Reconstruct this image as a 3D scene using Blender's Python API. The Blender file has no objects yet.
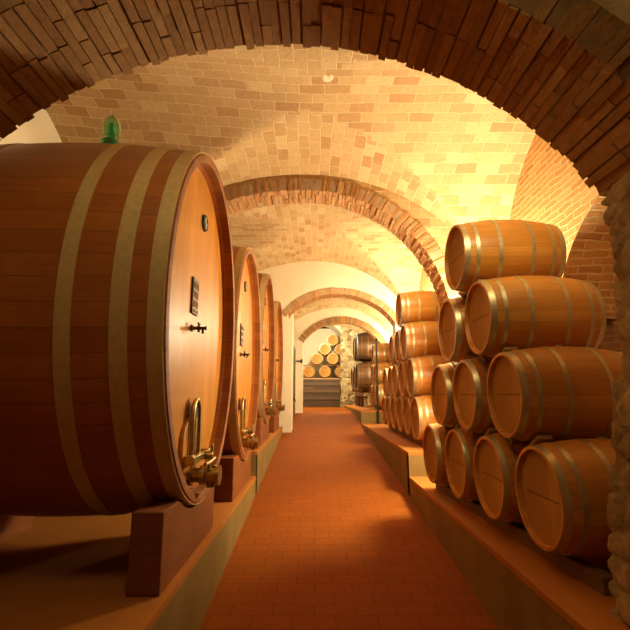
import bpy, math, random
from mathutils import Vector, Matrix
random.seed(11)
SC = bpy.context.scene
COL = SC.collection
PI = math.pi
SIN, COS = math.sin, math.cos

# ------------------------------------------------------------------ materials
class NT:
    def __init__(s, name):
        s.m = bpy.data.materials.new(name); s.m.use_nodes = True
        s.t = s.m.node_tree; s.t.nodes.clear()
        s.out = s.n('ShaderNodeOutputMaterial'); s.b = s.n('ShaderNodeBsdfPrincipled')
        s.l(s.b.outputs[0], s.out.inputs[0])
    def n(s, k, **kw):
        x = s.t.nodes.new(k)
        for a, v in kw.items(): setattr(x, a, v)
        return x
    def l(s, a, b): s.t.links.new(a, b)
    def val(s, nd, **kw):
        for k, v in kw.items(): nd.inputs[k.replace('_', ' ')].default_value = v
        return nd
    def coords(s, kind='UV', scale=(1, 1, 1)):
        tc = s.n('ShaderNodeTexCoord'); mp = s.n('ShaderNodeMapping')
        mp.inputs['Scale'].default_value = scale
        s.l(tc.outputs[kind], mp.inputs[0]); return mp.outputs[0]
    def noise(s, vec, scale, detail=4, rough=.6):
        x = s.n('ShaderNodeTexNoise'); s.val(x, Scale=scale, Detail=detail, Roughness=rough)
        s.l(vec, x.inputs['Vector']); return x
    def ramp(s, fac, stops):
        r = s.n('ShaderNodeValToRGB'); e = r.color_ramp.elements
        while len(e) < len(stops): e.new(.5)
        for el, (p, c) in zip(e, stops): el.position = p; el.color = (*c, 1)
        s.l(fac, r.inputs[0]); return r.outputs[0]
    def mix(s, fac, a, b, mode='MIX'):
        x = s.n('ShaderNodeMix', data_type='RGBA', blend_type=mode)
        if isinstance(fac, (int, float)): x.inputs[0].default_value = fac
        else: s.l(fac, x.inputs[0])
        for i, c in ((6, a), (7, b)):
            if isinstance(c, tuple): x.inputs[i].default_value = (*c, 1)
            else: s.l(c, x.inputs[i])
        return x.outputs[2]
    def math(s, op, a, b=0.0, c=0.0):
        x = s.n('ShaderNodeMath', operation=op)
        for i, v in enumerate((a, b, c)):
            if isinstance(v, (int, float)): x.inputs[i].default_value = v
            else: s.l(v, x.inputs[i])
        return x.outputs[0]
    def bump(s, h, strength=.5, dist=.02):
        b = s.n('ShaderNodeBump'); s.val(b, Strength=strength, Distance=dist)
        s.l(h, b.inputs['Height']); s.l(b.outputs[0], s.b.inputs['Normal'])
    def fin(s, col, rough=.6, metal=0, spec=.5):
        if isinstance(col, tuple): s.b.inputs['Base Color'].default_value = (*col, 1)
        else: s.l(col, s.b.inputs['Base Color'])
        if isinstance(rough, (int, float)): s.b.inputs['Roughness'].default_value = rough
        else: s.l(rough, s.b.inputs['Roughness'])
        s.b.inputs['Metallic'].default_value = metal
        s.b.inputs['Specular IOR Level'].default_value = spec
        return s.m

def brick_mat(name, c1, c2, c3, mortar, bw, rh, ms=.008, warp=.012, bump=.6, rough=.85, spec=.25):
    t = NT(name); uv = t.coords('UV')
    nz = t.noise(uv, 3.0, 3)
    vm = t.n('ShaderNodeVectorMath', operation='MULTIPLY_ADD')
    t.l(nz.outputs['Color'], vm.inputs[0]); vm.inputs[1].default_value = (warp*2,)*3
    t.l(uv, vm.inputs[2])
    b = t.n('ShaderNodeTexBrick'); b.offset = .5
    t.val(b, Scale=1, Brick_Width=bw, Row_Height=rh, Mortar_Size=ms, Mortar_Smooth=.35, Bias=0)
    b.inputs['Color1'].default_value = (0, 0, 0, 1); b.inputs['Color2'].default_value = (1, 1, 1, 1)
    b.inputs['Mortar'].default_value = (.5, .5, .5, 1)
    t.l(vm.outputs[0], b.inputs['Vector'])
    col = t.ramp(b.outputs['Color'], [(0, c1), (.45, c2), (.8, c2), (1, c3)])
    blot = t.noise(uv, 1.3, 5)
    col = t.mix(t.math('MULTIPLY', blot.outputs[0], .7), col, c2)
    gr = t.noise(uv, 24, 6, .7)
    col = t.mix(.55, col, t.ramp(gr.outputs[0], [(.25, (.45, .45, .45)), (.75, (1.0, 1.0, 1.0))]), 'MULTIPLY')
    col = t.mix(t.math('MULTIPLY', b.outputs['Fac'], .8), col, mortar)
    h = t.math('ADD', t.math('MULTIPLY', b.outputs['Fac'], -1.0), t.math('MULTIPLY', gr.outputs[0], .7))
    t.bump(h, bump, .012)
    return t.fin(col, rough, 0, spec)

def brick_unit_mat(name, c1, c2, c3):
    """bricks that are modelled one by one: a tint per brick"""
    t = NT(name); g = t.n('ShaderNodeNewGeometry'); oc = t.coords('Object')
    col = t.ramp(g.outputs['Random Per Island'], [(0, c1), (.5, c2), (1, c3)])
    gr = t.noise(oc, 22, 6, .7)
    col = t.mix(.5, col, t.ramp(gr.outputs[0], [(.25, (.35, .35, .35)), (.75, (1, 1, 1))]), 'MULTIPLY')
    t.bump(gr.outputs[0], .7, .012)
    return t.fin(col, .9, 0, .2)

def plaster_mat(name, a, b, sc=2.5, bump=.2, rough=.9, spec=.06):
    t = NT(name); oc = t.coords('Object')
    n1 = t.noise(oc, sc, 6); n2 = t.noise(oc, 30, 4)
    col = t.ramp(n1.outputs[0], [(.3, a), (.7, b)])
    t.bump(n2.outputs[0], bump, .006)
    return t.fin(col, rough, 0, spec)

def stave_mat(name, c1, c2, c3, row, rough=.4, gap=.0016, seam=(.05, .02, .008), stain=None, objvar=.0, spec=.5, grain=26, ends=40.0):
    """planks running along UV u, each with its own tint"""
    t = NT(name); uv = t.coords('UV')
    b = t.n('ShaderNodeTexBrick'); b.offset = .37
    t.val(b, Scale=1, Brick_Width=ends, Row_Height=row, Mortar_Size=gap, Mortar_Smooth=.2, Bias=0)
    b.inputs['Color1'].default_value = (0, 0, 0, 1); b.inputs['Color2'].default_value = (1, 1, 1, 1)
    b.inputs['Mortar'].default_value = (.5, .5, .5, 1)
    t.l(uv, b.inputs['Vector'])
    col = t.ramp(b.outputs['Color'], [(0, c1), (.5, c2), (1, c3)])
    guv = t.coords('UV', (1.2, grain, 1))
    g = t.noise(guv, 2.2, 6, .65)
    col = t.mix(.45, col, t.ramp(g.outputs[0], [(.3, (.5, .45, .4)), (.7, (1, 1, 1))]), 'MULTIPLY')
    bl = t.noise(uv, 2.2, 4)
    col = t.mix(.4, col, t.ramp(bl.outputs[0], [(.35, (.6, .52, .45)), (.65, (1, 1, 1))]), 'MULTIPLY')
    if objvar:
        oi = t.n('ShaderNodeObjectInfo')
        col = t.mix(objvar, col, t.ramp(oi.outputs['Random'], [(0, (.6, .52, .42)), (1, (1.0, 1.0, 1.0))]), 'MULTIPLY')
    col = t.mix(t.math('MULTIPLY', b.outputs['Fac'], .8), col, seam)
    if stain:        # the dark stroke across the middle of a barrel head
        oc = t.n('ShaderNodeTexCoord'); sp = t.n('ShaderNodeSeparateXYZ'); t.l(oc.outputs['Object'], sp.inputs[0])
        wob = t.math('MULTIPLY', t.math('SUBTRACT', t.noise(oc.outputs['Object'], 14, 3).outputs[0], .5), .02)
        d = t.math('ABSOLUTE', t.math('ADD', sp.outputs[2], wob))
        m = t.math('MULTIPLY', t.math('LESS_THAN', d, .0055), t.math('LESS_THAN', t.math('ABSOLUTE', sp.outputs[1]), .2))
        col = t.mix(t.math('MULTIPLY', m, .75), col, stain)
    hh = t.math('ADD', t.math('MULTIPLY', b.outputs['Fac'], -1.0), t.math('MULTIPLY', g.outputs[0], .35))
    t.bump(hh, .35, .004)
    return t.fin(col, rough, 0, spec)

def metal_mat(name, a, b, rough=.45, metal=.9, sc=14):
    t = NT(name); oc = t.coords('Object')
    n = t.noise(oc, sc, 6, .7)
    col = t.ramp(n.outputs[0], [(.3, a), (.7, b)])
    r = t.math('ADD', rough-.1, t.math('MULTIPLY', n.outputs[0], .25))
    t.bump(n.outputs[0], .15, .004)
    return t.fin(col, r, metal)

def stone_mat(name, stops, sc=3.2, rough=.95):
    t = NT(name); oc = t.coords('Object', (1, 1, 1.5))
    v = t.n('ShaderNodeTexVoronoi', feature='DISTANCE_TO_EDGE'); t.val(v, Scale=sc, Randomness=1)
    v2 = t.n('ShaderNodeTexVoronoi'); t.val(v2, Scale=sc, Randomness=1)
    w = t.noise(oc, 4, 4); vm = t.n('ShaderNodeVectorMath', operation='MULTIPLY_ADD')
    t.l(w.outputs['Color'], vm.inputs[0]); vm.inputs[1].default_value = (.16,)*3; t.l(oc, vm.inputs[2])
    t.l(vm.outputs[0], v.inputs['Vector']); t.l(vm.outputs[0], v2.inputs['Vector'])
    sep = t.n('ShaderNodeSeparateColor'); t.l(v2.outputs['Color'], sep.inputs[0])
    col = t.ramp(sep.outputs[0], stops)
    g = t.noise(oc, 13, 7, .75)
    col = t.mix(.75, col, t.ramp(g.outputs[0], [(.3, (.3, .28, .25)), (.7, (1, 1, 1))]), 'MULTIPLY')
    edge = t.math('SMOOTH_MIN', v.outputs[0], .07, .03)
    col = t.mix(t.math('LESS_THAN', v.outputs[0], .03), col, tuple(.62*c for c in stops[-1][1]))
    t.bump(t.math('ADD', t.math('MULTIPLY', edge, 9.0), g.outputs[0]), .9, .03)
    return t.fin(col, rough, 0, .15)

M = {}
M['vault'] = brick_mat('vault_brick', (.42, .22, .085), (.62, .43, .215), (.74, .58, .325), (.72, .59, .37), .27, .135, .005, .032)
M['vault_back'] = M['vault']
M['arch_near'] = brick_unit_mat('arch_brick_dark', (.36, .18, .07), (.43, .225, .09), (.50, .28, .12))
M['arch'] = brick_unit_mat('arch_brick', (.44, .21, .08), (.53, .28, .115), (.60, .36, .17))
M['mortar'] = plaster_mat('mortar', (.34, .24, .15), (.44, .32, .2), 9, .6)
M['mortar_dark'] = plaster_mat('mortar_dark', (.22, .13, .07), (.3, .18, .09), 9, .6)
M['white'] = plaster_mat('white_plaster', (.74, .66, .49), (.80, .73, .57), 1.6, .12)
M['ledge'] = plaster_mat('ledge_plaster', (.5, .37, .2), (.62, .48, .28), 5, .5)
M['kerb'] = plaster_mat('kerb_plaster', (.20, .125, .04), (.26, .17, .055), 2.2, .2, .8)
M['slab'] = plaster_mat('platform_top', (.38, .14, .028), (.44, .17, .036), 2.2, .2, .75)
M['floor'] = brick_mat('terracotta_paving', (.29, .078, .010), (.32, .087, .012), (.34, .096, .014), (.12, .034, .006), .30, .15, .0028, .004, .35, .75, .03)
M['wallbrick'] = brick_mat('rough_wall_brick', (.46, .20, .06), (.60, .31, .10), (.70, .42, .17), (.66, .45, .22), .26, .07, .012, .04, 1.0, .95)
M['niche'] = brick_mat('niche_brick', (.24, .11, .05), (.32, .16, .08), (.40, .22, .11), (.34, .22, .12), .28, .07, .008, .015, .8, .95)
t = NT('pier_stone'); oc = t.coords('Object')
n1 = t.noise(oc, 3.5, 5, .6); n2 = t.noise(oc, 16, 7, .75)
c = t.ramp(n1.outputs[0], [(.3, (.38, .25, .12)), (.5, (.55, .40, .22)), (.7, (.68, .53, .32))])
c = t.mix(.75, c, t.ramp(n2.outputs[0], [(.3, (.35, .32, .28)), (.65, (1, 1, 1))]), 'MULTIPLY')
t.bump(n2.outputs[0], 1.0, .03); M['stone'] = t.fin(c, .95, 0, .1)
M['backstone'] = stone_mat('back_stone', [(0, (.2, .12, .05)), (.4, (.5, .38, .2)), (1, (.74, .63, .4))], 5.0)
M['cask'] = stave_mat('cask_staves', (.42, .130, .024), (.48, .152, .029), (.53, .175, .034), .118, .4, .0015)
M['cask_head'] = stave_mat('cask_head_boards', (.52, .205, .024), (.57, .23, .029), (.62, .26, .035), .15, .40, .001, (.30, .12, .03), grain=14, spec=.25)
M['rim'] = stave_mat('cask_rim', (.26, .09, .02), (.32, .115, .028), (.38, .14, .036), .118, .6, spec=.2)
M['cask_hoop'] = metal_mat('cask_hoop_steel', (.52, .37, .16), (.68, .50, .24), .45, .15, 26)
M['barrel'] = stave_mat('barrel_staves', (.62, .25, .035), (.70, .30, .045), (.78, .36, .06), .085, .42, .001, (.22, .085, .02), objvar=.45)
M['barrel_head'] = stave_mat('barrel_head_boards', (.43, .225, .05), (.48, .26, .06), (.53, .295, .075), .095, .6, .001, (.25, .11, .03), (.10, .04, .015), .4, .2)
M['barrel_hoop'] = metal_mat('barrel_hoop_steel', (.42, .34, .19), (.60, .50, .31), .38, .7, 30)
M['dark_hoop'] = metal_mat('dark_hoop_steel', (.12, .08, .04), (.2, .14, .07), .5, .5)
M['darkbarrel'] = stave_mat('dark_barrel_staves', (.085, .036, .012), (.115, .05, .016), (.15, .068, .022), .09, .35, .001, objvar=.3)
M['brass'] = metal_mat('brass', (.30, .21, .08), (.52, .39, .17), .3, .95, 30)
M['iron'] = metal_mat('dark_iron', (.03, .022, .016), (.06, .045, .03), .55, .6)
M['plate'] = metal_mat('nameplate_dark', (.05, .028, .014), (.09, .05, .025), .45, .3)
M['letter'] = plaster_mat('lettering_tan', (.42, .28, .14), (.5, .34, .18))
M['disc'] = plaster_mat('medallion_dark', (.07, .06, .045), (.11, .095, .07), 20)
M['disc_light'] = plaster_mat('medallion_pale', (.38, .36, .28), (.5, .47, .36), 20)
M['timber'] = stave_mat('cradle_timber', (.24, .075, .02), (.30, .10, .026), (.36, .12, .033), .6, .7, .001, grain=9, spec=.15)
M['chock'] = stave_mat('chock_wood', (.36, .2, .085), (.42, .24, .1), (.5, .29, .13), .3, .7, .001, objvar=.4)
M['bearer'] = stave_mat('bearer_wood', (.15, .075, .03), (.19, .095, .04), (.23, .12, .05), .3, .8, .001)
M['rack'] = stave_mat('rack_boards', (.07, .04, .02), (.10, .055, .028), (.15, .085, .042), .16, .6, .01, (.015, .01, .006))
M['door'] = stave_mat('door_boards', (.07, .035, .015), (.09, .045, .02), (.12, .06, .028), .14, .6, .004)
t = NT('green_glass')
t.fin((.5, .95, .62), .03, 0); t.b.inputs['Transmission Weight'].default_value = 1; t.b.inputs['IOR'].default_value = 1.12
M['glass'] = t.m
t = NT('green_glass_dark'); t.fin((.15, .62, .34), .06, 0); t.b.inputs['Transmission Weight'].default_value = .8
M['glass_dark'] = t.m

# ------------------------------------------------------------------ mesh building
class MB:
    def __init__(s): s.v, s.f, s.uv = [], [], []
    def add(s, vs, fs, uvs=None, T=None):
        o = len(s.v)
        for p in vs: s.v.append(tuple(T @ Vector(p)) if T else tuple(p))
        for k, f in enumerate(fs):
            s.f.append(tuple(i+o for i in f))
            if uvs: s.uv.append(uvs[k])
            else:
                P = [Vector(s.v[i+o]) for i in f]
                n = (P[1]-P[0]).cross(P[2]-P[1]); a = max(range(3), key=lambda q: abs(n[q]))
                ij = ((1, 2), (0, 2), (0, 1))[a]
                s.uv.append([(p[ij[0]], p[ij[1]]) for p in P])
    def box(s, c, d, T=None, j=0):
        x, y, z = (q/2 for q in d)
        vs = [(c[0]+sx*x+random.uniform(-j, j), c[1]+sy*y+random.uniform(-j, j), c[2]+sz*z+random.uniform(-j, j))
              for sx in (-1, 1) for sy in (-1, 1) for sz in (-1, 1)]
        s.add(vs, [(0, 1, 3, 2), (4, 6, 7, 5), (0, 4, 5, 1), (2, 3, 7, 6), (0, 2, 6, 4), (1, 5, 7, 3)], None, T)
    def loft(s, secs, n=48, caps=(0, 0), T=None, rr=None):
        """secs: (x, ay, az[, cz]) ellipses along local X; uv = (x, angle * radius)"""
        vs, fs, uv = [], [], []
        rr = rr or max(max(q[1], q[2]) for q in secs)
        L = 0; Ls = []
        for k, q in enumerate(secs):
            if k: L += math.hypot(q[0]-secs[k-1][0], q[1]-secs[k-1][1])
            Ls.append(L)
            cz = q[3] if len(q) > 3 else 0
            for i in range(n):
                a = 2*PI*i/n; vs.append((q[0], q[1]*COS(a), q[2]*SIN(a)+cz))
        for k in range(len(secs)-1):
            for i in range(n):
                j = (i+1) % n
                fs.append((k*n+i, k*n+j, (k+1)*n+j, (k+1)*n+i))
                u0, u1, v0, v1 = Ls[k], Ls[k+1], 2*PI*i/n*rr, 2*PI*(i+1)/n*rr
                uv.append([(u0, v0), (u0, v1), (u1, v1), (u1, v0)])
        for e, k in ((0, 0), (1, len(secs)-1)):
            if caps[e]:
                idx = [k*n+i for i in range(n)]
                if e == 0: idx = idx[::-1]
                fs.append(tuple(idx)); uv.append([(vs[i][2], vs[i][1]) if caps[e] == 1 else (vs[i][1], vs[i][2]) for i in idx])
        s.add(vs, fs, uv, T)
    def tube(s, pts, r, n=10, caps=True):
        pts = [Vector(p) for p in pts]; rings = []
        rs = r if isinstance(r, (list, tuple)) else [r]*len(pts)
        for k, p in enumerate(pts):
            d = (pts[min(k+1, len(pts)-1)]-pts[max(k-1, 0)]).normalized()
            a = d.orthogonal() if k == 0 else (pa - d*pa.dot(d))
            a = a.normalized(); pa = a; b = d.cross(a)
            rings.append([p+rs[k]*(a*COS(2*PI*i/n)+b*SIN(2*PI*i/n)) for i in range(n)])
        vs = [q for r_ in rings for q in r_]; fs = []
        for k in range(len(rings)-1):
            for i in range(n):
                j = (i+1) % n; fs.append((k*n+i, k*n+j, (k+1)*n+j, (k+1)*n+i))
        if caps: fs += [tuple(range(n))[::-1], tuple((len(rings)-1)*n+i for i in range(n))]
        s.add(vs, fs)
    def prism(s, poly, d0, d1, axis='x', T=None):
        """poly of (a,b) extruded along axis; x:(y,z) y:(x,z) z:(x,y)"""
        mk = {'x': lambda a, b, d: (d, a, b), 'y': lambda a, b, d: (a, d, b), 'z': lambda a, b, d: (a, b, d)}[axis]
        n = len(poly); vs = [mk(a, b, d) for d in (d0, d1) for a, b in poly]
        fs = [tuple(range(n))[::-1], tuple(range(n, 2*n))]+[(i, (i+1) % n, n+(i+1) % n, n+i) for i in range(n)]
        s.add(vs, fs, None, T)
    def build(s, name, mat, parent=None, smooth=None, bevel=0, loc=None):
        me = bpy.data.meshes.new(name); me.from_pydata(s.v, [], s.f)
        ul = me.uv_layers.new(name='UVMap'); k = 0
        flat = []
        for u in s.uv:
            for a in u: flat += [a[0], a[1]]
        ul.data.foreach_set('uv', flat)
        me.materials.append(mat); me.validate()
        if smooth is not None:
            me.polygons.foreach_set('use_smooth', [True]*len(me.polygons)); me.set_sharp_from_angle(angle=math.radians(smooth))
        o = bpy.data.objects.new(name, me); COL.objects.link(o)
        if bevel:
            b = o.modifiers.new('bevel', 'BEVEL'); b.width = bevel; b.segments = 2; b.limit_method = 'ANGLE'
        if loc: o.location = loc
        if parent: o.parent = parent
        return o

def fixnormals(o):
    import bmesh
    bm = bmesh.new(); bm.from_mesh(o.data); bmesh.ops.recalc_face_normals(bm, faces=bm.faces); bm.to_mesh(o.data); bm.free()
    return o
def tag(o, label, cat, group=None):
    o['label'] = label; o['category'] = cat
    if group: o['group'] = group
    return o
def thing(name, label, cat, loc, group=None, rotz=0):
    o = bpy.data.objects.new(name, None); o.empty_display_size = .1; COL.objects.link(o)
    o.location = loc; o.rotation_euler = (0, 0, rotz); return tag(o, label, cat, group)
def struct(o): o['kind'] = 'structure'; return o
def dup(root, loc, label, group, rotz=0, roll=None):
    r = root.copy(); COL.objects.link(r); r.location = loc; r.rotation_euler = (0, 0, rotz)
    r['label'] = label; r['group'] = group
    for ch in list(root.children):
        c = ch.copy(); COL.objects.link(c); c.parent = r
        for g in ch.children:
            d = g.copy(); COL.objects.link(d); d.parent = c
    return r

# ------------------------------------------------------------------ the room
XL, XR = -3.1, 2.55
def floor_z(y):
    P = [(-4, -2.4), (0, -1.94), (3.3, -1.57), (4.8, -1.44), (6.9, -1.245), (9.4, -1.03), (11, -.90), (13, -.70), (15, -.54), (19, -.53), (30, -.53)]
    for (a, b), (c, d) in zip(P, P[1:]):
        if y <= c: return b+(d-b)*(y-a)/(c-a)
    return P[-1][1]
PLAT = [(-3.5, 6.15, -1.06), (6.15, 12.3, -.75), (12.3, 19.9, -.42)]
mb = MB(); ys = [-3.5+.25*i for i in range(102)]
L = 0
for a, b in zip(ys, ys[1:]):
    za, zb = floor_z(a), floor_z(b); l2 = L+math.hypot(b-a, zb-za)
    mb.add([(-.9, a, za), (1.3, a, za), (1.3, b, zb), (-.9, b, zb)], [(0, 1, 2, 3)], [[(-.9, L), (1.3, L), (1.3, l2), (-.9, l2)]]); L = l2
struct(mb.build('floor', M['floor'], None, 60))
# raised platforms along both sides, stepping up bay by bay with the ramp
def platform(name, x0, x1, y0, y1, z, kerb_x):
    top = MB(); top.box(((x0+x1)/2, (y0+y1)/2, z-.02), (x1-x0, y1-y0, .04)); o = struct(top.build(name, M['slab']))
    k = MB(); sgn = 1 if kerb_x == x0 else -1
    zb = floor_z(y0)-.3
    cx = kerb_x+sgn*.124
    k.box((cx, (y0+y1)/2, (zb+z-.003)/2), (.24, y1-y0-.002, z-.003-zb))
    k.box(((x0+x1)/2+sgn*.004, y0+.064, (zb+z-.003)/2), (x1-x0, .12-.002, z-.003-zb))
    struct(k.build('kerb_wall', M['kerb'], o))
    return o
for y0, y1, z in PLAT: platform('barrel_platform', 1.245, XR+.7, y0, y1, z, 1.245)
platform('cask_platform', XL-.1, -.785, -3.5, 6.2, -1.06, -.785)
platform('cask_platform', XL-.1, -.785, 6.2, 11.7, -.75, -.785)

# arch profiles: z over x
def make_prof(xc, zs, h, al, ar):
    def f(x):
        a = al if x < xc else ar
        t = max(0.0, 1-((x-xc)/a)**2); return zs+h*math.sqrt(t)
    f.xc = xc; f.zs = zs; f.h = h; f.al = al; f.ar = ar
    return f
def prof_points(f, x0, x1, n=400):
    """points (x, z, nx, nz) along the curve between x0 and x1, equally dense in angle"""
    def ang(x):
        a = f.al if x < f.xc else f.ar
        return math.acos(max(-1, min(1, (x-f.xc)/a)))
    t0, t1 = ang(x0), ang(x1); out = []
    for i in range(n+1):
        t = t0+(t1-t0)*i/n; a = f.al if COS(t) < 0 else f.ar
        x = f.xc+a*COS(t); z = f.zs+f.h*SIN(t)
        nx, nz = COS(t)/a, SIN(t)/f.h; q = math.hypot(nx, nz)
        out.append((x, z, nx/q, nz/q))
    return out
def brick_arch(f, x0, x1, y0, y1, thick, course, mat, mortar, jit=.01, blen=.28, rag=.02):
    P = prof_points(f, x0, x1); acc = [0]
    for a, b in zip(P, P[1:]): acc.append(acc[-1]+math.hypot(b[0]-a[0], b[1]-a[1]))
    n = int(acc[-1]/course); mb = MB(); k = 0
    def at(s):
        lo = min(range(len(acc)), key=lambda i: abs(acc[i]-s)); return P[lo]
    for c in range(n):
        x, z, nx, nz = at((c+.5)*acc[-1]/n); T = Matrix(((nz, 0, nx, x), (0, 1, 0, 0), (-nx, 0, nz, z), (0, 0, 0, 1)))
        y = y0+random.uniform(-rag, rag)*.6; first = random.choice((blen, blen*.5)) ; end = y1+random.uniform(-rag, rag)
        while y < end-.03:
            l = min(first, end-y)
            if end-y-l < .05: l = end-y
            r = random.uniform(-jit, jit)
            mb.box((0, y+l/2, thick/2+r), (acc[-1]/n-random.uniform(.004, .010), l-.008, thick-.004), T, .0025)
            y += l; first = blen
    o = struct(mb.build('brick_arch', mat)); fixnormals(o)
    ring = MB()
    for a, b in zip(P[::8], P[8::8]):
        r0, r1 = .012, thick-.015
        q = [(p[0]+p[2]*r, y, p[1]+p[3]*r) for y in (y0+.005, y1-.010) for p in (a, b) for r in (r0, r1)]
        ring.add(q, [(0, 1, 3, 2), (4, 6, 7, 5), (0, 2, 6, 4), (1, 5, 7, 3)])
    struct(ring.build('arch_mortar', mortar, o, 40)); return o
def cross_wall(name, f, xa, xb, y0, y1, th, mat, xl, xr, ztop, zbase, n=60, rise=.0):
    """wall across the hall with the arch opening f cut out; piers where x is beyond xa..xb"""
    mb = MB(); xs = sorted(set([xl, xa, xb, xr]+[xa+(xb-xa)*i/n for i in range(n+1)]))
    for a, b in zip(xs, xs[1:]):
        m = (a+b)/2
        za, zb = (f(a)+th, f(b)+th) if xa <= m <= xb else (zbase, zbase)
        za, zb = min(za, ztop-.02), min(zb, ztop-.02)
        q = [(x, y, z) for y in (y0, y1) for x, z in ((a, za), (b, zb), (b, ztop), (a, ztop))]
        mb.add(q, [(0, 1, 2, 3), (7, 6, 5, 4), (0, 4, 5, 1), (2, 6, 7, 3)] + ([(0, 3, 7, 4)] if abs(m-(xl+xs[1])/2) < 1e-6 or (m > xb and a == xb) else []) + ([(1, 5, 6, 2)] if (m < xa and b == xa) or b == xr else []))
    o = struct(mb.build(name, mat)); fixnormals(o); return o
def vault(f, y0, y1, zs, h, mat, xl=XL, xr=XR, nx=84, ny=60, rise=0.0):
    """groin vault: height = max of the long barrel f(x) and the cross barrel g(y); the brick
    courses run along the axis of whichever barrel a facet belongs to"""
    yc, hw = (y0+y1)/2, (y1-y0)/2
    g = lambda y: zs+h*math.sqrt(max(0, 1-((y-yc)/hw)**2))
    G = lambda x, y: g(y)+rise*max(0.0, (-.15-x)/(-.15-xl))
    xs = [xl+(xr-xl)*(.5-.5*COS(PI*i/nx)) for i in range(nx+1)]
    yy = [yc-hw*COS(PI*i/ny) for i in range(ny+1)]
    ax = [0]; ay = [0]
    for a, b in zip(xs, xs[1:]): ax.append(ax[-1]+math.hypot(b-a, f(b)-f(a)))
    for a, b in zip(yy, yy[1:]): ay.append(ay[-1]+math.hypot(b-a, g(b)-g(a)))
    mb = MB(); vs, fs, uv = [], [], []
    for i, x in enumerate(xs):
        for j, y in enumerate(yy): vs.append((x, y, max(f(x), G(x, y))))
    for i in range(nx):
        for j in range(ny):
            q = [(i, j), (i, j+1), (i+1, j+1), (i+1, j)]
            xm, ym = (xs[i]+xs[i+1])/2, (yy[j]+yy[j+1])/2
            fs.append(tuple(a*(ny+1)+b for a, b in q))
            uv.append([(xs[a], ay[b]) for a, b in q] if G(xm, ym) > f(xm) else [(yy[b], ax[a]) for a, b in q])
    mb.add(vs, fs, uv)
    o = struct(mb.build('ceiling', mat, None, 22)); return o, g
def side_wall(name, x, y0, y1, g, mat, z0=-1.3, n=40):
    mb = MB(); 
    for i in range(n):
        a, b = y0+(y1-y0)*i/n, y0+(y1-y0)*(i+1)/n
        mb.add([(x, a, z0), (x, b, z0), (x, b, g(b)+.02), (x, a, g(a)+.02)], [(0, 1, 2, 3)])
    return struct(mb.build(name, mat))

# arch A, nearest
fA = make_prof(-.2, -.1, 2.22, 2.38, 2.22)
A0, A1 = 1.8, 2.4
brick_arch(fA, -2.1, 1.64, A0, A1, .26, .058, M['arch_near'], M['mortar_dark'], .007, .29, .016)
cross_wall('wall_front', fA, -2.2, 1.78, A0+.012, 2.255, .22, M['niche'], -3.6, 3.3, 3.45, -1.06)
# the projecting plaster ledge over the ring of bricks
mb = MB(); P = prof_points(fA, -2.1, 1.75, 60)
for a, b in zip(P, P[1:]):
    q = [(p[0]+p[2]*r, y, p[1]+p[3]*r) for y in (A0-.05, A0+.3) for p in (a, b) for r in (.245, .315)]
    mb.add(q, [(0, 1, 3, 2), (4, 6, 7, 5), (0, 2, 6, 4), (1, 5, 7, 3)])
o = struct(mb.build('trim_1', M['ledge'], None, 40)); fixnormals(o)
# rough stone pier carrying arch A on the right
def rough(o, amp, sc, seed):
    from mathutils import noise
    for v in o.data.vertices:
        p = v.co*sc+Vector((seed, seed*2, 0)); n = noise.noise_vector(p)+.5*noise.noise_vector(p*2.3)+.25*noise.noise_vector(p*6)
        v.co += Vector((n.x, n.y, n.z*.4))*amp
def pier(name, prof, y0, y1, xfar, mat, amp=.022, ny=16, seed=3):
    """left face x given by prof(z); faces towards -x, -y and +y; one shared skin so corners stay closed"""
    zs = [-1.1+.02*i for i in range(126)]
    path = [(xfar, y1)]
    mb = MB(); vs = []; fs = []
    cols = [('f', 1-i/12) for i in range(12)]+[('s', i/ny) for i in range(ny+1)]+[('n', (i+1)/24) for i in range(24)]
    for z in zs:
        xf = prof(z)
        for k, q in cols:
            if k == 'f': vs.append((xf+(xfar-xf)*q, y1, z))
            elif k == 's': vs.append((xf, y1+(y0-y1)*q, z))
            else: vs.append((xf+(xfar-xf)*q, y0, z))
    n = len(cols)
    for i in range(len(zs)-1):
        for j in range(n-1): fs.append((i*n+j, (i+1)*n+j, (i+1)*n+j+1, i*n+j+1))
    from mathutils import noise
    sx, sy = xfar, y0
    out = []
    for (x, y, z) in vs:
        p = Vector((x*3.4, y*4.6+.3*SIN(z*7), z*6.6)); d, _ = noise.voronoi(p)
        b = (min(d[1]-d[0], .16)-.11)*.16
        side = y0+.01 < y < y1-.01
        out.append((x-b if x < xfar-.05 else x, y+(0 if side else (b if y > (y0+y1)/2 else -b)), z))
    mb.add(out, fs); o = struct(mb.build(name, mat, None, 80)); rough(o, amp*.5, 9, seed); return o
def pier_prof(z):
    P = [(-1.2, 1.44), (-.6, 1.50), (0, 1.60), (.35, 1.66), (.8, 1.69), (1.0, 1.67), (1.2, 1.65), (1.45, 1.65)]
    for (a, b), (c, d) in zip(P, P[1:]):
        if z <= c: return b+(d-b)*(z-a)/(c-a)
    return P[-1][1]
pier('wall_right_pier', pier_prof, A0, A1, 2.5, M['stone'], .02, 36)
# bay 1
B0, B1 = 5.75, 6.2
f1 = make_prof(-.15, .66, 2.39, 2.95, 2.7)
v1, g1 = vault(f1, A1-.03, B0+.02, 1.27, 1.81, M['vault'], rise=.24)
side_wall('wall_left', XL, A1, B0+.02, lambda y: g1(y)+.24, M['white'])
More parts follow.
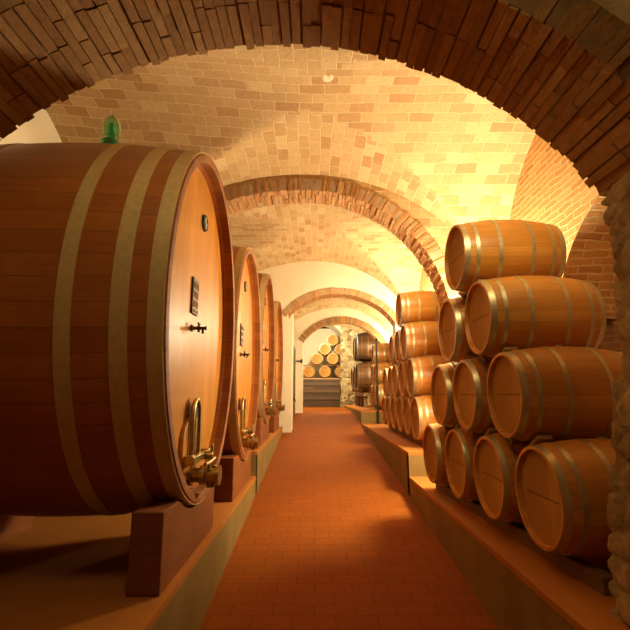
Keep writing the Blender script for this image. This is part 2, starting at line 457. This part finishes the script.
# right wall of bay 1 with a dark arched niche
def niche_z(y):
    t = 1-((y-3.27)/1.33)**2
    return (.55+1.28*math.sqrt(t)) if t > 0 else None
mb = MB(); n = 96
for i in range(n):
    a, b = A1+(B0+.02-A1)*i/n, A1+(B0+.02-A1)*(i+1)/n
    za, zb = niche_z(a), niche_z(b)
    lo_a, lo_b = (za if za else (-1.3 if not zb else .55)), (zb if zb else (-1.3 if not za else .55))
    mb.add([(XR, a, lo_a), (XR, b, lo_b), (XR, b, g1(b)+.02), (XR, a, g1(a)+.02)], [(0, 1, 2, 3)])
    if za and zb: mb.add([(XR, a, za), (XR, b, zb), (XR+.6, b, zb), (XR+.6, a, za)], [(0, 1, 2, 3)])
wr = struct(mb.build('wall_right', M['wallbrick']))
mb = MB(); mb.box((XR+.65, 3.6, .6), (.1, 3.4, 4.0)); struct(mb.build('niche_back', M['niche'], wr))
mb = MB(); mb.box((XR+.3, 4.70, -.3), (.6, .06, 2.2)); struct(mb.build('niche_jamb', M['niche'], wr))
# arch B
fB = make_prof(-.14, .845, 1.96, 2.75, 1.96)
brick_arch(fB, -2.75, 1.80, B0, B1, .19, .048, M['arch'], M['mortar'], .008, .28, .012)
cross_wall('wall_cross', fB, -2.75, 1.80, B0+.02, B1-.02, .16, M['vault'], XL-.3, XR+.4, 3.5, -1.06)
# bay 2
C0, C1 = 11.1, 11.6
f2 = make_prof(0, 1.0, 2.44, 3.1, 2.65)
v2, g2 = vault(f2, B1-.02, C0+.02, 1.2, 2.2, M['vault'])
side_wall('wall_left', XL, B1, C0+.02, g2, M['white']); side_wall('wall_right', XR, B1, C0+.02, g2, M['wallbrick'])
fC = make_prof(.55, 1.2, 1.36, 1.55, 1.66)
brick_arch(fC, -.74, 2.05, C0, C1, .17, .058, M['arch'], M['mortar'], .008, .28, .012)
cross_wall('wall_cross', fC, -.70, 2.05, C0+.02, C1-.02, .15, M['white'], XL-.3, XR+.4, 3.7, -1.06)
mb = MB(); mb.box((-.75, (C0+C1)/2, .46), (.36, C1-C0+.04, 2.92)); struct(mb.build('wall_left_pier', M['white']))
# bay 3
D0, D1 = 14.6, 15.0
f3 = make_prof(.85, .9, 2.0, 2.4, 1.9)
v3, g3 = vault(f3, C1-.02, D0+.02, .9, 2.0, M['vault'], -.95, XR)
side_wall('wall_left', -.68, C1-.1, D0+.02, g3, M['white']); side_wall('wall_right', XR, C1, D0+.02, g3, M['white'])
fD = make_prof(.85, .9, 1.5, 1.5, 1.55)
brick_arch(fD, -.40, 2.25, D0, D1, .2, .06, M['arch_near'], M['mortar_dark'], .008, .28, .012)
cross_wall('wall_cross', fD, -.40, 2.25, D0+.02, D1-.02, .17, M['white'], -1.2, XR+.4, 3.4, -.8)
# bay 4 and the back: a white niche full of barrels beside rough stone
f4 = make_prof(.85, .9, 2.3, 2.6, 2.2)
v4, g4 = vault(f4, D1-.02, 20.6, .9, 2.3, M['vault'], -1.4, 3.0)
side_wall('wall_left', -1.4, D1, 22.2, lambda y: 3.3, M['white']); side_wall('wall_right', 3.0, D1, 20.6, g4, M['backstone'])
NX0, NX1, NXR = -1.3, 1.17, 1.75
def nz(x): return 1.0+2.4*math.sqrt(max(0, 1-((x-.3)/1.5)**2)) if x > .3 else 3.4
mb = MB(); xs = [NX0+(NXR-NX0)*i/24 for i in range(25)]
for a, b in zip(xs, xs[1:]):
    mb.add([(a, 20.5, nz(a)), (b, 20.5, nz(b)), (b, 20.5, 3.6), (a, 20.5, 3.6)], [(0, 1, 2, 3)])
    mb.add([(a, 20.5, nz(a)), (b, 20.5, nz(b)), (b, 22, nz(b)), (a, 22, nz(a))], [(0, 1, 2, 3)])
struct(mb.build('wall_niche', M['white']))
mb = MB(); xs = [NX1+.06*i for i in range(33)]; zz = [-.6+.06*i for i in range(72)]
vs = [(x, 20.38, z) for x in xs for z in zz]+[(NX1, 20.38+.012*k, z) for k in range(1, 9) for z in zz]
m = len(zz); fs = [(i*m+j, (i+1)*m+j, (i+1)*m+j+1, i*m+j+1) for i in range(32) for j in range(m-1)]
o0 = 33*m; cols = [0]+[o0+k*m for k in range(8)]
fs += [(cols[k]+j, cols[k+1]+j, cols[k+1]+j+1, cols[k]+j+1) for k in range(8) for j in range(m-1)]
mb.add(vs, fs); o = struct(mb.build('wall_back_stone', M['backstone'])); rough(o, .035, 4, 9)
mb = MB(); mb.box((.3, 22.15, 1.2), (4, .1, 4.2)); struct(mb.build('wall_back', M['white']))
# bay behind the camera, closed so that only lamps light the hall
mb = MB()
mb.box((-3.65, -.8, .6), (.1, 5.4, 5.6)); struct(mb.build('wall_left', M['wallbrick']))
mb = MB(); mb.box((3.3, -.8, .6), (.1, 5.4, 5.6)); struct(mb.build('wall_right', M['wallbrick']))
mb = MB(); mb.box((-.2, -3.5, .6), (7, .1, 6.2)); struct(mb.build('wall_rear', M['white']))
mb = MB(); mb.box((-.2, -.8, 3.45), (7, 5.5, .1)); struct(mb.build('ceiling', M['vault']))
# pale patch of plaster on the crown of the first vault
mb = MB()
mb.loft([(0, .001, .001), (.006, .05, .035), (.002, .075, .05), (0, .08, .055)], 18)
o = mb.build('plaster_patch', M['white'], None, 60); o.rotation_euler = (0, PI/2, .3); o.location = (.13, 3.85, f1(.13)-.002+.03); struct(o)

# dark plank door set in the left wall between the third and fourth arch
d = MB(); d.box((-.655, 13.3, .35), (.06, 1.9, 2.2)); o = struct(d.build('door_1', M['door'], None, None, .006))
for z in (.0, 1.0):
    h = MB(); h.box((-.62, 13.3, z), (.012, 1.7, .05)); h.build('hinge_strap', M['iron'], o)
k = MB(); k.tube([(-.63, 12.75, -.10), (-.57, 12.75, -.10), (-.56, 12.75, -.18)], .022); k.build('door_handle', M['iron'], o, 50)
b = MB(); b.tube([(-.62, 14.60, 1.1), (-.50, 14.60, 1.1), (-.41, 14.60, 1.1)], .022); b.box((-.44, 14.59, 1.1), (.05, .05, .12))
tag(b.build('iron_bracket', M['iron'], None, 50), 'dark iron bar across the pale pier left of the back barrels', 'bracket')
p = MB(); p.tube([(1.70, 12.22, -.75), (1.70, 12.22, 1.55)], .028, 12); p.box((1.70, 12.22, -.735), (.12, .12, .03))
tag(p.build('iron_post', M['iron'], None, 50), 'thin dark iron post in front of the far right barrels', 'post')

# ------------------------------------------------------------------ barrels
BL, BR, HR = .885, .350, .300
def brad(x): return HR+(BR-HR)*(1-((x-BL/2)/(BL/2))**2)
def make_barrel(label, group, R=1.0, wood='barrel', head='barrel_head', Lm=1.0, hoop='barrel_hoop'):
    t = thing('wine_barrel', label, 'barrel', (0, 0, 0), group)
    rd = lambda x: brad(x/Lm)*R
    L = BL*Lm; zc = BR*R
    b = MB(); xs = [L*i/18 for i in range(19)]
    b.loft([(.042, HR*R-.024, HR*R-.024), (.0, HR*R-.018, HR*R-.018)]+[(x, rd(x), rd(x)) for x in xs]+[(L, HR*R-.018, HR*R-.018), (L-.042, HR*R-.024, HR*R-.024)], 48, (0, 0), None, BR*R)
    b.build('staves', M[wood], t, 40, 0, (0, 0, zc))
    for x, nrm in ((.034, -1), (L-.034, 1)):
        h = MB(); r = HR*R-.0205
        h.loft([(x-nrm*.012, r, r), (x, r, r)] if nrm > 0 else [(x, r, r), (x+.012, r, r)], 48, (1, 1))
        h.build('head', M[head], t, 40, 0, (0, 0, zc))
    for x0, x1 in ((.004, .048), (.100, .130), (.285, .318)):
        for m in (0, 1):
            a, c = (x0*Lm, x1*Lm) if not m else (L-x1*Lm, L-x0*Lm)
            h = MB(); e = .0035
            h.loft([(a, rd(a)-.001, rd(a)-.001), (a, rd(a)+e, rd(a)+e), (c, rd(c)+e, rd(c)+e), (c, rd(c)-.001, rd(c)-.001)], 48)
            h.build('hoop', M[hoop], t, 40, 0, (0, 0, zc))
    k = MB(); k.loft([(0, .026, .026), (.012, .022, .022)], 14, (0, 1)); o = k.build('bung', M['chock'], t, 40, 0, (L/2, 0, zc+rd(L/2)-.002)); o.rotation_euler = (0, -PI/2, 0)
    return t
PROTO = {}
def put(kind, loc, label, group, rotz=0, **kw):
    if kind not in PROTO:
        PROTO[kind] = make_barrel(label, group, **kw); t = PROTO[kind]; t.location = loc; t.rotation_euler = (0, 0, rotz); return t
    return dup(PROTO[kind], loc, label, group, rotz)
chock0 = [None]
def chock(p, ang, label, group):
    """small wedge between two barrels; ang = lean of the contact line in the y-z plane"""
    if chock0[0] is None:
        m = MB(); m.prism([(-.075, -.014), (.075, -.014), (.075, .0125), (-.075, .0125)], -.05, .05); o = m.build('wooden_chock', M['chock'], None, None, .003); chock0[0] = o
    else:
        o = chock0[0].copy(); COL.objects.link(o)
    o.location = p; o.rotation_euler = (ang, 0, 0); tag(o, label, 'chock', group); return o
ORD = ['nearest', 'second nearest', 'third nearest', 'fourth nearest', 'fifth nearest', 'farthest']
ROWN = ['bottom row', 'second row up', 'third row up', 'top']
def stack(X0, Y0, z0, dz, a, rows, where, group, chocks, dx=(0, 0, 0, 0), kind='oak'):
    pos = {}
    for r, cnt in enumerate(rows):
        for i in range(cnt):
            s = .702*i+.351*r; p = (X0+s*SIN(a)+dx[r]+random.uniform(-.012, .012), Y0+s*COS(a), z0+dz*r-BR); pos[r, i] = p
            if r == 3: lab = 'single oak barrel on the very top of the %s' % where
            else: lab = 'oak barrel of the %s, %s, %s' % (where, ROWN[r], ('the only one' if cnt < 2 else ORD[i] if i < cnt-1 else 'farthest'))
            put(kind, p, lab, group)
    if chocks:
        for r in range(1, len(rows)):
            for i in range(rows[r]):
                for k in (0, 1):
                    if (r-1, i+k) not in pos: continue
                    u, l = pos[r, i], pos[r-1, i+k]
                    for xo in (.15, .73):
                        m = ((u[0]+l[0])/2+xo, (u[1]+l[1])/2, (u[2]+l[2])/2+BR)
                        ang = math.atan2(u[2]-l[2], u[1]-l[1])-PI/2
                        chock(m, ang, 'small wooden chock wedged between stacked oak barrels of the %s' % where, 'chocks in the '+where)
    return pos
w1 = 'near right stack'
stack(1.385, 2.93, -.624, .629, -.060, [4, 3, 2, 1], w1, 'barrels of the near stack', True, (0, 0, 0, -.02))
w2 = 'middle right stack'
stack(1.478, 6.72, -.334, .608, .02, [6, 5, 3, 1], w2, 'barrels of the middle stack', False, (0, 0, 0, .0))
w3 = 'far stack behind the iron post'
stack(1.76, 12.72, .0, .608, 0, [3, 2, 1], w3, 'barrels of the far stack', False)
def bearer(x, y0, y1, zt, zb, label, mat='bearer', w=.09, name='timber_bearer', rot=0):
    m = MB(); m.box((0, 0, 0), (w, y1-y0, zt-zb)); o = m.build(name, M[mat], None, None, .006)
    o.location = (x, (y0+y1)/2, (zt+zb)/2); o.rotation_euler = (0, 0, rot); return tag(o, label, 'beam', 'timber bearers under the barrels')
def lowz(z0, x): return z0-brad(x+.05 if x < BL/2 else x-.05)-.0045
for X0, Y0, n, z0, a, zp, wn in ((1.385, 2.93, 4, -.624, -.060, -1.06, 'near stack of oak barrels'), (1.478, 6.72, 6, -.334, .02, -.75, 'middle stack of oak barrels'), (1.76, 12.72, 3, .0, 0, -.42, 'far oak stack')):
    for xo, side in ((.19, 'front'), (.69, 'rear')):
        ym = Y0+.7*(n-1)/2
        bearer(X0+xo+(ym-Y0)*math.tan(a), Y0-.33, Y0+.7*(n-1)+.33, lowz(z0, xo), zp, 'dark timber bearer under the %s ends of bottom barrels, %s' % (side, wn), rot=-a)
# big dark barrels stacked two high beyond the post
for i in range(3):
    put('big', (1.47, 15.6+1.12*i, .08), 'big dark barrel lying on the stand at far right, %s of three' % ORD[i], 'big dark barrels at the far right', R=1.56, wood='darkbarrel', head='darkbarrel', Lm=1.2, hoop='dark_hoop')
for i in range(2):
    y = 15.6+1.12*i
    put('big2', (1.47, y, 1.215), 'dark barrel on top of the big dark barrels at far right, %s of two' % ('nearer', 'farther')[i], 'big dark barrels at the far right', R=1.42, wood='darkbarrel', head='darkbarrel', Lm=1.2, hoop='dark_hoop')
    for yy, sd in ((-.25, 'near side'), (.25, 'far side')):
        m = MB(); zt = 1.215+.497-math.sqrt(.500**2-.2**2)-.003; zb = .08+.546+math.sqrt(.550**2-.2**2)+.003
        m.box((0, 0, 0), (.12, .10, zt-zb)); o = m.build('wooden_block', M['bearer']); o.location = (2.04, y+yy, (zt+zb)/2)
        tag(o, 'wooden block under the %s upper dark barrel, %s' % (('nearer', 'farther')[i], sd), 'block')
m = MB()
st = thing('barrel_stand', 'dark timber stand carrying the big dark barrels at far right', 'stand', (2.04, 16.85, -.42))
for x in (-.33, .33):
    m = MB(); m.box((x, 0, .44), (.14, 3.5, .12)); m.build('beam', M['bearer'], st, None, .008)
    for y in (-1.6, -.55, .55, 1.6):
        m = MB(); m.box((x, y, .19), (.13, .14, .38)); m.build('leg', M['bearer'], st, None, .008)

# ------------------------------------------------------------------ big oval casks
AY, AZ, CL = 1.016, 1.276, 1.87
def cs(x):
    t = 1-((x+CL/2)/(CL/2))**2
    return AY+.036*t, AZ+.082*t
def make_cask(label):
    t = thing('oval_cask', label, 'cask', (0, 0, 0), 'big oval casks on the left'); N = 96
    b = MB(); secs = [(-.11, AY-.075, AZ-.075), (-.004, AY-.062, AZ-.062), (0, AY-.058, AZ-.058), (0, AY-.006, AZ-.006)]
    secs += [(-CL*i/24, *cs(-CL*i/24)) for i in range(25)]
    b.loft(secs, N, (0, 1), None, 1.15); b.build('staves', M['cask'], t, 35)
    r = MB(); r.loft([(-.108, AY-.073, AZ-.073), (.002, AY-.064, AZ-.064), (.006, AY-.058, AZ-.058), (.006, AY-.008, AZ-.008), (-.004, AY-.002, AZ-.002)], N, (0, 0), None, 1.15)
    r.build('rim', M['rim'], t, 40)
    h = MB(); h.loft([(-.13, AY-.074, AZ-.074), (-.100, AY-.074, AZ-.074)], N, (0, 1)); h.build('head', M['cask_head'], t, 35)
    for a, c in ((-.004, -.090), (-.19, -.285), (-.485, -.57), (-1.30, -1.385), (-1.585, -1.68), (-1.78, -1.866)):
        m = MB(); e = .007; S = [a, (2*a+c)/3, (a+2*c)/3, c]
        q = [(a, cs(a)[0]-.002, cs(a)[1]-.002)]+[(x, cs(x)[0]+e, cs(x)[1]+e) for x in S]+[(c, cs(c)[0]-.002, cs(c)[1]-.002)]
        m.loft(q, N); m.build('hoop', M['cask_hoop'], t, 30)
    H = -.10                         # plane of the head
    def low(m):                      # the door and the valve sit low on the head, a little off its middle
        m.v = [(a, b-.08, c-.07) for a, b, c in m.v]; return m
    # manhole door with its clamp
    m = MB(); pts = [(-.17, -1.04), (.19, -1.04), (.22, -.86)]+[(.22*COS(i*PI/10), -.80+.18*SIN(i*PI/10)) for i in range(11)]+[(-.22, -.86)]
    m.prism(pts, H, H+.03); d = low(m).build('manhole_door', M['cask_head'], t, None, .006)
    m = MB(); m.prism([(-.07, -.72), (.07, -.72)]+[(.07*COS(i*PI/8), -.60+.10*SIN(i*PI/8)) for i in range(9)], H+.028, H+.045); low(m).build('door_plate', M['plate'], d, None, .003)
    m = MB(); m.tube([(H+.05, -.09, -.90), (H+.05, -.09, -.64)]+[(H+.05, -.09*COS(i*PI/8), -.62+.12*SIN(i*PI/8)) for i in range(9)]+[(H+.05, .09, -.64), (H+.05, .09, -.90)], .016, 10); m.box((H+.045, 0, -.74), (.02, .05, .22)); low(m).build('clamp', M['brass'], d, 50)
    m = MB(); m.box((H+.085, .06, -.90), (.035, .52, .045)); m.box((H+.06, -.16, -.90), (.06, .05, .06)); m.box((H+.06, .28, -.90), (.06, .05, .06)); m.tube([(H+.09, .1, -.90), (H+.16, .1, -.90)], .03, 12); m.tube([(H+.15, .1, -.98), (H+.15, .1, -.82)], .012); low(m).build('crossbar', M['brass'], d, 40, .003)
    # outlet valve
    v = MB(); v.loft([(H+.02, .085, .085), (H+.05, .085, .085)], 20, (1, 1)); T = Matrix.Translation((0, .0, -1.02))
    v2 = MB(); v2.loft([(H+.02, .072, .072), (H+.045, .072, .072), (H+.045, .05, .05), (H+.10, .05, .05), (H+.10, .066, .066), (H+.135, .066, .066), (H+.135, .045, .045), (H+.21, .045, .045), (H+.21, .068, .068), (H+.235, .068, .068), (H+.235, .05, .05)], 20, (1, 1), T)
    v2.tube([(H+.17, 0, -1.02), (H+.17, 0, -1.10)], [.036, .028], 12)
    dv = low(v2).build('drain_valve', M['brass'], t, 40)
    m = MB(); m.tube([(H+.155, 0, -.98), (H+.155, 0, -.94)], .014); m.tube([(H+.155, -.11, -.935), (H+.155, .0, -.94), (H+.155, .17, -.93)], .014); low(m).build('lever', M['brass'], dv, 50)
    m = MB(); m.tube([(H+.11, .07, -1.02), (H+.13, .2, -1.03)], .022); m.loft([(-.012, .05, .05), (.012, .05, .05)], 14, (1, 1), Matrix.Translation((H+.13, .21, -1.03)) @ Matrix.Rotation(PI/2, 4, 'Z')); low(m).build('side_tap', M['brass'], dv, 50)
    # tasting tap, nameplate, medallion
    m = MB(); T = Matrix.Translation((0, -.14, -.06)); m.loft([(H, .026, .026), (H+.012, .026, .026), (H+.012, .014, .014), (H+.045, .013, .013)], 14, (0, 1), T); tp = m.build('tasting_tap', M['rim'], t, 40)
    m = MB(); m.loft([(H+.045, .017, .017), (H+.062, .017, .017), (H+.062, .012, .012), (H+.10, .011, .011), (H+.102, .016, .016), (H+.112, .016, .016)], 14, (1, 1), T); m.tube([(H+.055, -.14, -.03), (H+.055, -.14, -.09)], .009); m.box((H+.055, -.14, -.027), (.012, .05, .012)); m.tube([(H+.085, -.14, -.06), (H+.085, -.14, -.10)], .009); m.build('spout', M['iron'], tp, 40)
    m = MB(); m.box((H+.008, -.115, .18), (.016, .155, .27)); pl = m.build('nameplate', M['plate'], t, None, .004)
    m = MB(); rnd = random.Random(4)
    for rz in (.255, .185, .115, .075):          # worn relief figures, not readable in the photograph
        y = -.175
        while y < -.06:
            w = rnd.choice((.012, .018, .026)); hh = .05 if rz > .1 else .022
            m.box((H+.018, y+w/2, rz+hh/2-.02), (.006, w*.55, hh)); 
            if rnd.random() < .6: m.box((H+.018, y+w/2+.004, rz+hh-.024), (.006, w, .010))
            if rnd.random() < .5: m.box((H+.018, y+w/2+.004, rz-.014), (.006, w, .010))
            y += w+.012
    m.build('lettering', M['letter'], pl)
    m = MB(); T = Matrix.Translation((0, .07, .83)); m.loft([(H, .068, .068), (H+.014, .068, .068), (H+.02, .061, .061), (H+.014, .055, .055)], 28, (0, 1), T); md = m.build('medallion', M['disc'], t, 40)
    m = MB(); T2 = Matrix.Translation((H+.015, .07, .83))
    for a in range(8):
        if a in (1, 5): continue
        m.box((0, .036*COS(a*PI/4), .036*SIN(a*PI/4)), (.008, .018, .018), T2)
    m.box((0, 0, .0), (.008, .016, .05), T2); m.box((0, .006, -.012), (.008, .034, .012), T2); m.build('emblem', M['disc_light'], md)
    return t
CX = -.80
labs = ['nearest big oval cask on the left, with a green glass bulb on top', 'second big oval cask from the front, behind the nearest one',
        'third big oval cask from the front, first one on the higher platform', 'farthest big oval cask, beside the pale pier at the end of the row']
CP = [(CX, 3.33, .54), (CX, 5.46, .54), (CX, 7.70, .825), (CX, 9.98, .825)]
ck = make_cask(labs[0]); ck.location = CP[0]
for q, lb in zip(CP[1:], labs[1:]): dup(ck, q, lb, 'big oval casks on the left')
# timber cradles: a front and a rear beam per cask, cut to the belly
def cradle(cx, cy, cz, zp, x, w, y0, y1, label):
    ay, az = cs(x-CX); ay += .009; az += .009
    pts = [(y0, zp), (y1, zp)]
    for i in range(25):
        y = y1+(y0-y1)*i/24; t = max(0, 1-((y-cy)/ay)**2)
        pts.append((y, min(cz-az*math.sqrt(t), cz-az+.13)))
    m = MB(); m.prism([(a-cy, b-zp) for a, b in pts], -w/2, w/2); o = m.build('cask_cradle', M['timber'], None, None, .008); fixnormals(o)
    o.location = (x, cy, zp); return tag(o, label, 'cradle', 'timber cradles under the casks')
names = ['nearest cask', 'second cask', 'third cask', 'farthest cask']
for i, (cx, cy, cz) in enumerate(CP):
    zp = -1.06 if i < 2 else -.75
    y1 = cy+.52 if i != 1 else cy+.52
    cradle(cx, cy, cz, zp, CX-.12, .18, cy-.74, y1, 'thick red-brown timber cradle under the front of the %s' % names[i])
    cradle(cx, cy, cz, zp, CX-1.6, .22, cy-.74, y1, 'timber cradle in the shadow under the back of the %s' % names[i])
# green glass airlock standing on the first cask
g = thing('glass_airlock', 'green glass airlock bulb standing on top of the nearest cask', 'glass bulb', (-1.68, 3.33, .54+cs(-.88)[1]))
T = Matrix.Rotation(-PI/2, 4, 'Y')
m = MB(); m.loft([(.165, .03, .03), (.175, .052, .052), (.20, .062, .062), (.25, .069, .069), (.30, .067, .067), (.33, .060, .060), (.35, .047, .047), (.362, .030, .030), (.367, .014, .014), (.372, .014, .014), (.385, .018, .018), (.394, .010, .010)], 28, (1, 1), T); m.build('bulb', M['glass'], g, 60)
m = MB(); m.loft([(.0, .05, .05), (.02, .05, .05), (.03, .03, .03), (.10, .028, .028), (.12, .075, .075), (.14, .078, .078), (.15, .05, .05), (.166, .042, .042)], 24, (1, 1), T); m.build('stem', M['glass_dark'], g, 50)
m = MB(); m.loft([(.19, .024, .024), (.21, .03, .03), (.29, .03, .03), (.31, .016, .016)], 18, (1, 1), T); m.build('inner_cup', M['glass_dark'], g, 50)

# ------------------------------------------------------------------ barrels in the far niche
rk = thing('timber_rack', 'dark plank rack with dusty shelves below the barrels in the back niche', 'rack', (-.05, 20.95, -.53))
m = MB(); m.box((0, 0, 1.27), (2.4, .9, .07)); m.build('top_board', M['chock'], rk, None, .006)
for z in (.05, .42, .78):
    m = MB(); m.box((0, 0, z), (2.4, .86, .05)); m.build('shelf', M['rack'], rk, None, .005)
for x in (-1.1, 0, 1.1):
    m = MB(); m.box((x, 0, .62), (.10, .88, 1.23)); m.build('upright', M['rack'], rk, None, .005)
m = MB(); m.box((0, .40, .62), (2.4, .04, 1.22)); m.build('back_panel', M['rack'], rk)
for z in (.14, .46, .78, 1.08):
    m = MB(); m.box((0, -.455, z), (2.38, .03, .27)); m.build('front_board', M['rack'], rk, None, .004)
for z in (.30, .62, .93):
    m = MB(); m.box((0, -.46, z), (2.38, .05, .018)); m.build('shelf_lip', M['bearer'], rk)
NB = [(-.28, 0, 'bottom row, left'), (.465, 0, 'bottom row, middle'), (1.21, 0, 'bottom row, right, half hidden by stone'),
      (.093, 1, 'second row, left'), (.838, 1, 'second row, right'), (.465, 2, 'third row, left'), (1.21, 2, 'third row, right, in shadow'), (.838, 3, 'the single top one')]
ZC = [1.068, 1.668, 2.118, 2.568]
for x, r, lb in NB:
    yf = 20.62+(.16 if r == 3 or lb.startswith('third row, right') else 0)+(.05 if x > 1 else 0)
    put('small', (x, yf, ZC[r]-.287), 'barrel facing the hall in the far back niche, %s' % lb, 'barrels in the back niche', PI/2, R=.82)
for y in (20.80, 21.30):
    m = MB(); m.box((0, 0, 0), (2.1, .12, .024)); o = m.build('plank', M['chock']); o.location = (.3, y, 1.368)
    tag(o, 'plank between the two lower barrel rows in the back niche, %s' % ('front one' if y < 21 else 'rear one'), 'plank')

# ------------------------------------------------------------------ light
def lamp(name, loc, power, col, r=.1):
    l = bpy.data.lights.new(name, 'POINT'); l.energy = power; l.color = col; l.shadow_soft_size = r
    o = bpy.data.objects.new(name, l); o.location = loc; COL.objects.link(o); return o
def area(name, loc, rot, size, power, col):
    l = bpy.data.lights.new(name, 'AREA'); l.energy = power; l.color = col; l.size = size
    o = bpy.data.objects.new(name, l); o.location = loc; o.rotation_euler = rot; COL.objects.link(o); return o
W = (1.0, .81, .40); U = (1.0, .885, .57)
lamp('uplight_first_bay', (2.0, 5.22, .72), 420, U, .22)
lamp('uplight_second_bay', (2.05, 9.6, 1.5), 350, U, .2)
lamp('uplight_third_bay', (2.3, 13.9, 1.3), 190, U, .08)
lamp('fill_back', (.4, 18.3, 2.6), 420, U, .1)  # added fill that brightens the back niche and its barrels
lamp('fill_near_bay', (-.4, 1.2, 2.5), 44, (1.0, .74, .33), .25)  # added dim fill for the camera's bay, above the view
l = bpy.data.lights.new('spot_first_arch', 'SPOT'); l.energy = 75; l.color = W; l.shadow_soft_size = .25; l.spot_size = math.radians(105); l.spot_blend = 1
o = bpy.data.objects.new('spot_first_arch', l); o.location = (1.25, 2.6, 1.97); COL.objects.link(o)
o.rotation_euler = (Vector((1.75, 4.0, 1.35))-o.location).to_track_quat('-Z', 'Y').to_euler()
l = l.copy(); l.energy = 90
o = bpy.data.objects.new('fill_spot_second_arch', l); o.location = (1.38, 6.5, 2.35); COL.objects.link(o)  # added spot, hidden behind the arch, brightens the middle barrel stack
o.rotation_euler = (Vector((1.95, 8.0, 1.1))-o.location).to_track_quat('-Z', 'Y').to_euler()
w = bpy.data.worlds.new('world'); SC.world = w; w.use_nodes = True
w.node_tree.nodes['Background'].inputs[0].default_value = (1, .6, .3, 1); w.node_tree.nodes['Background'].inputs[1].default_value = .0

# ------------------------------------------------------------------ camera
cam = bpy.data.cameras.new('camera'); co = bpy.data.objects.new('camera', cam); COL.objects.link(co)
cam.sensor_width = 36; cam.lens = 443/630*36; cam.clip_start = .05
co.location = (0, 0, 0); co.rotation_euler = (PI/2+.179, 0, 0)
SC.camera = co
SC.view_settings.view_transform = 'Standard'; SC.view_settings.look = 'None'
SC.view_settings.exposure = 0.18; SC.view_settings.gamma = 1.0
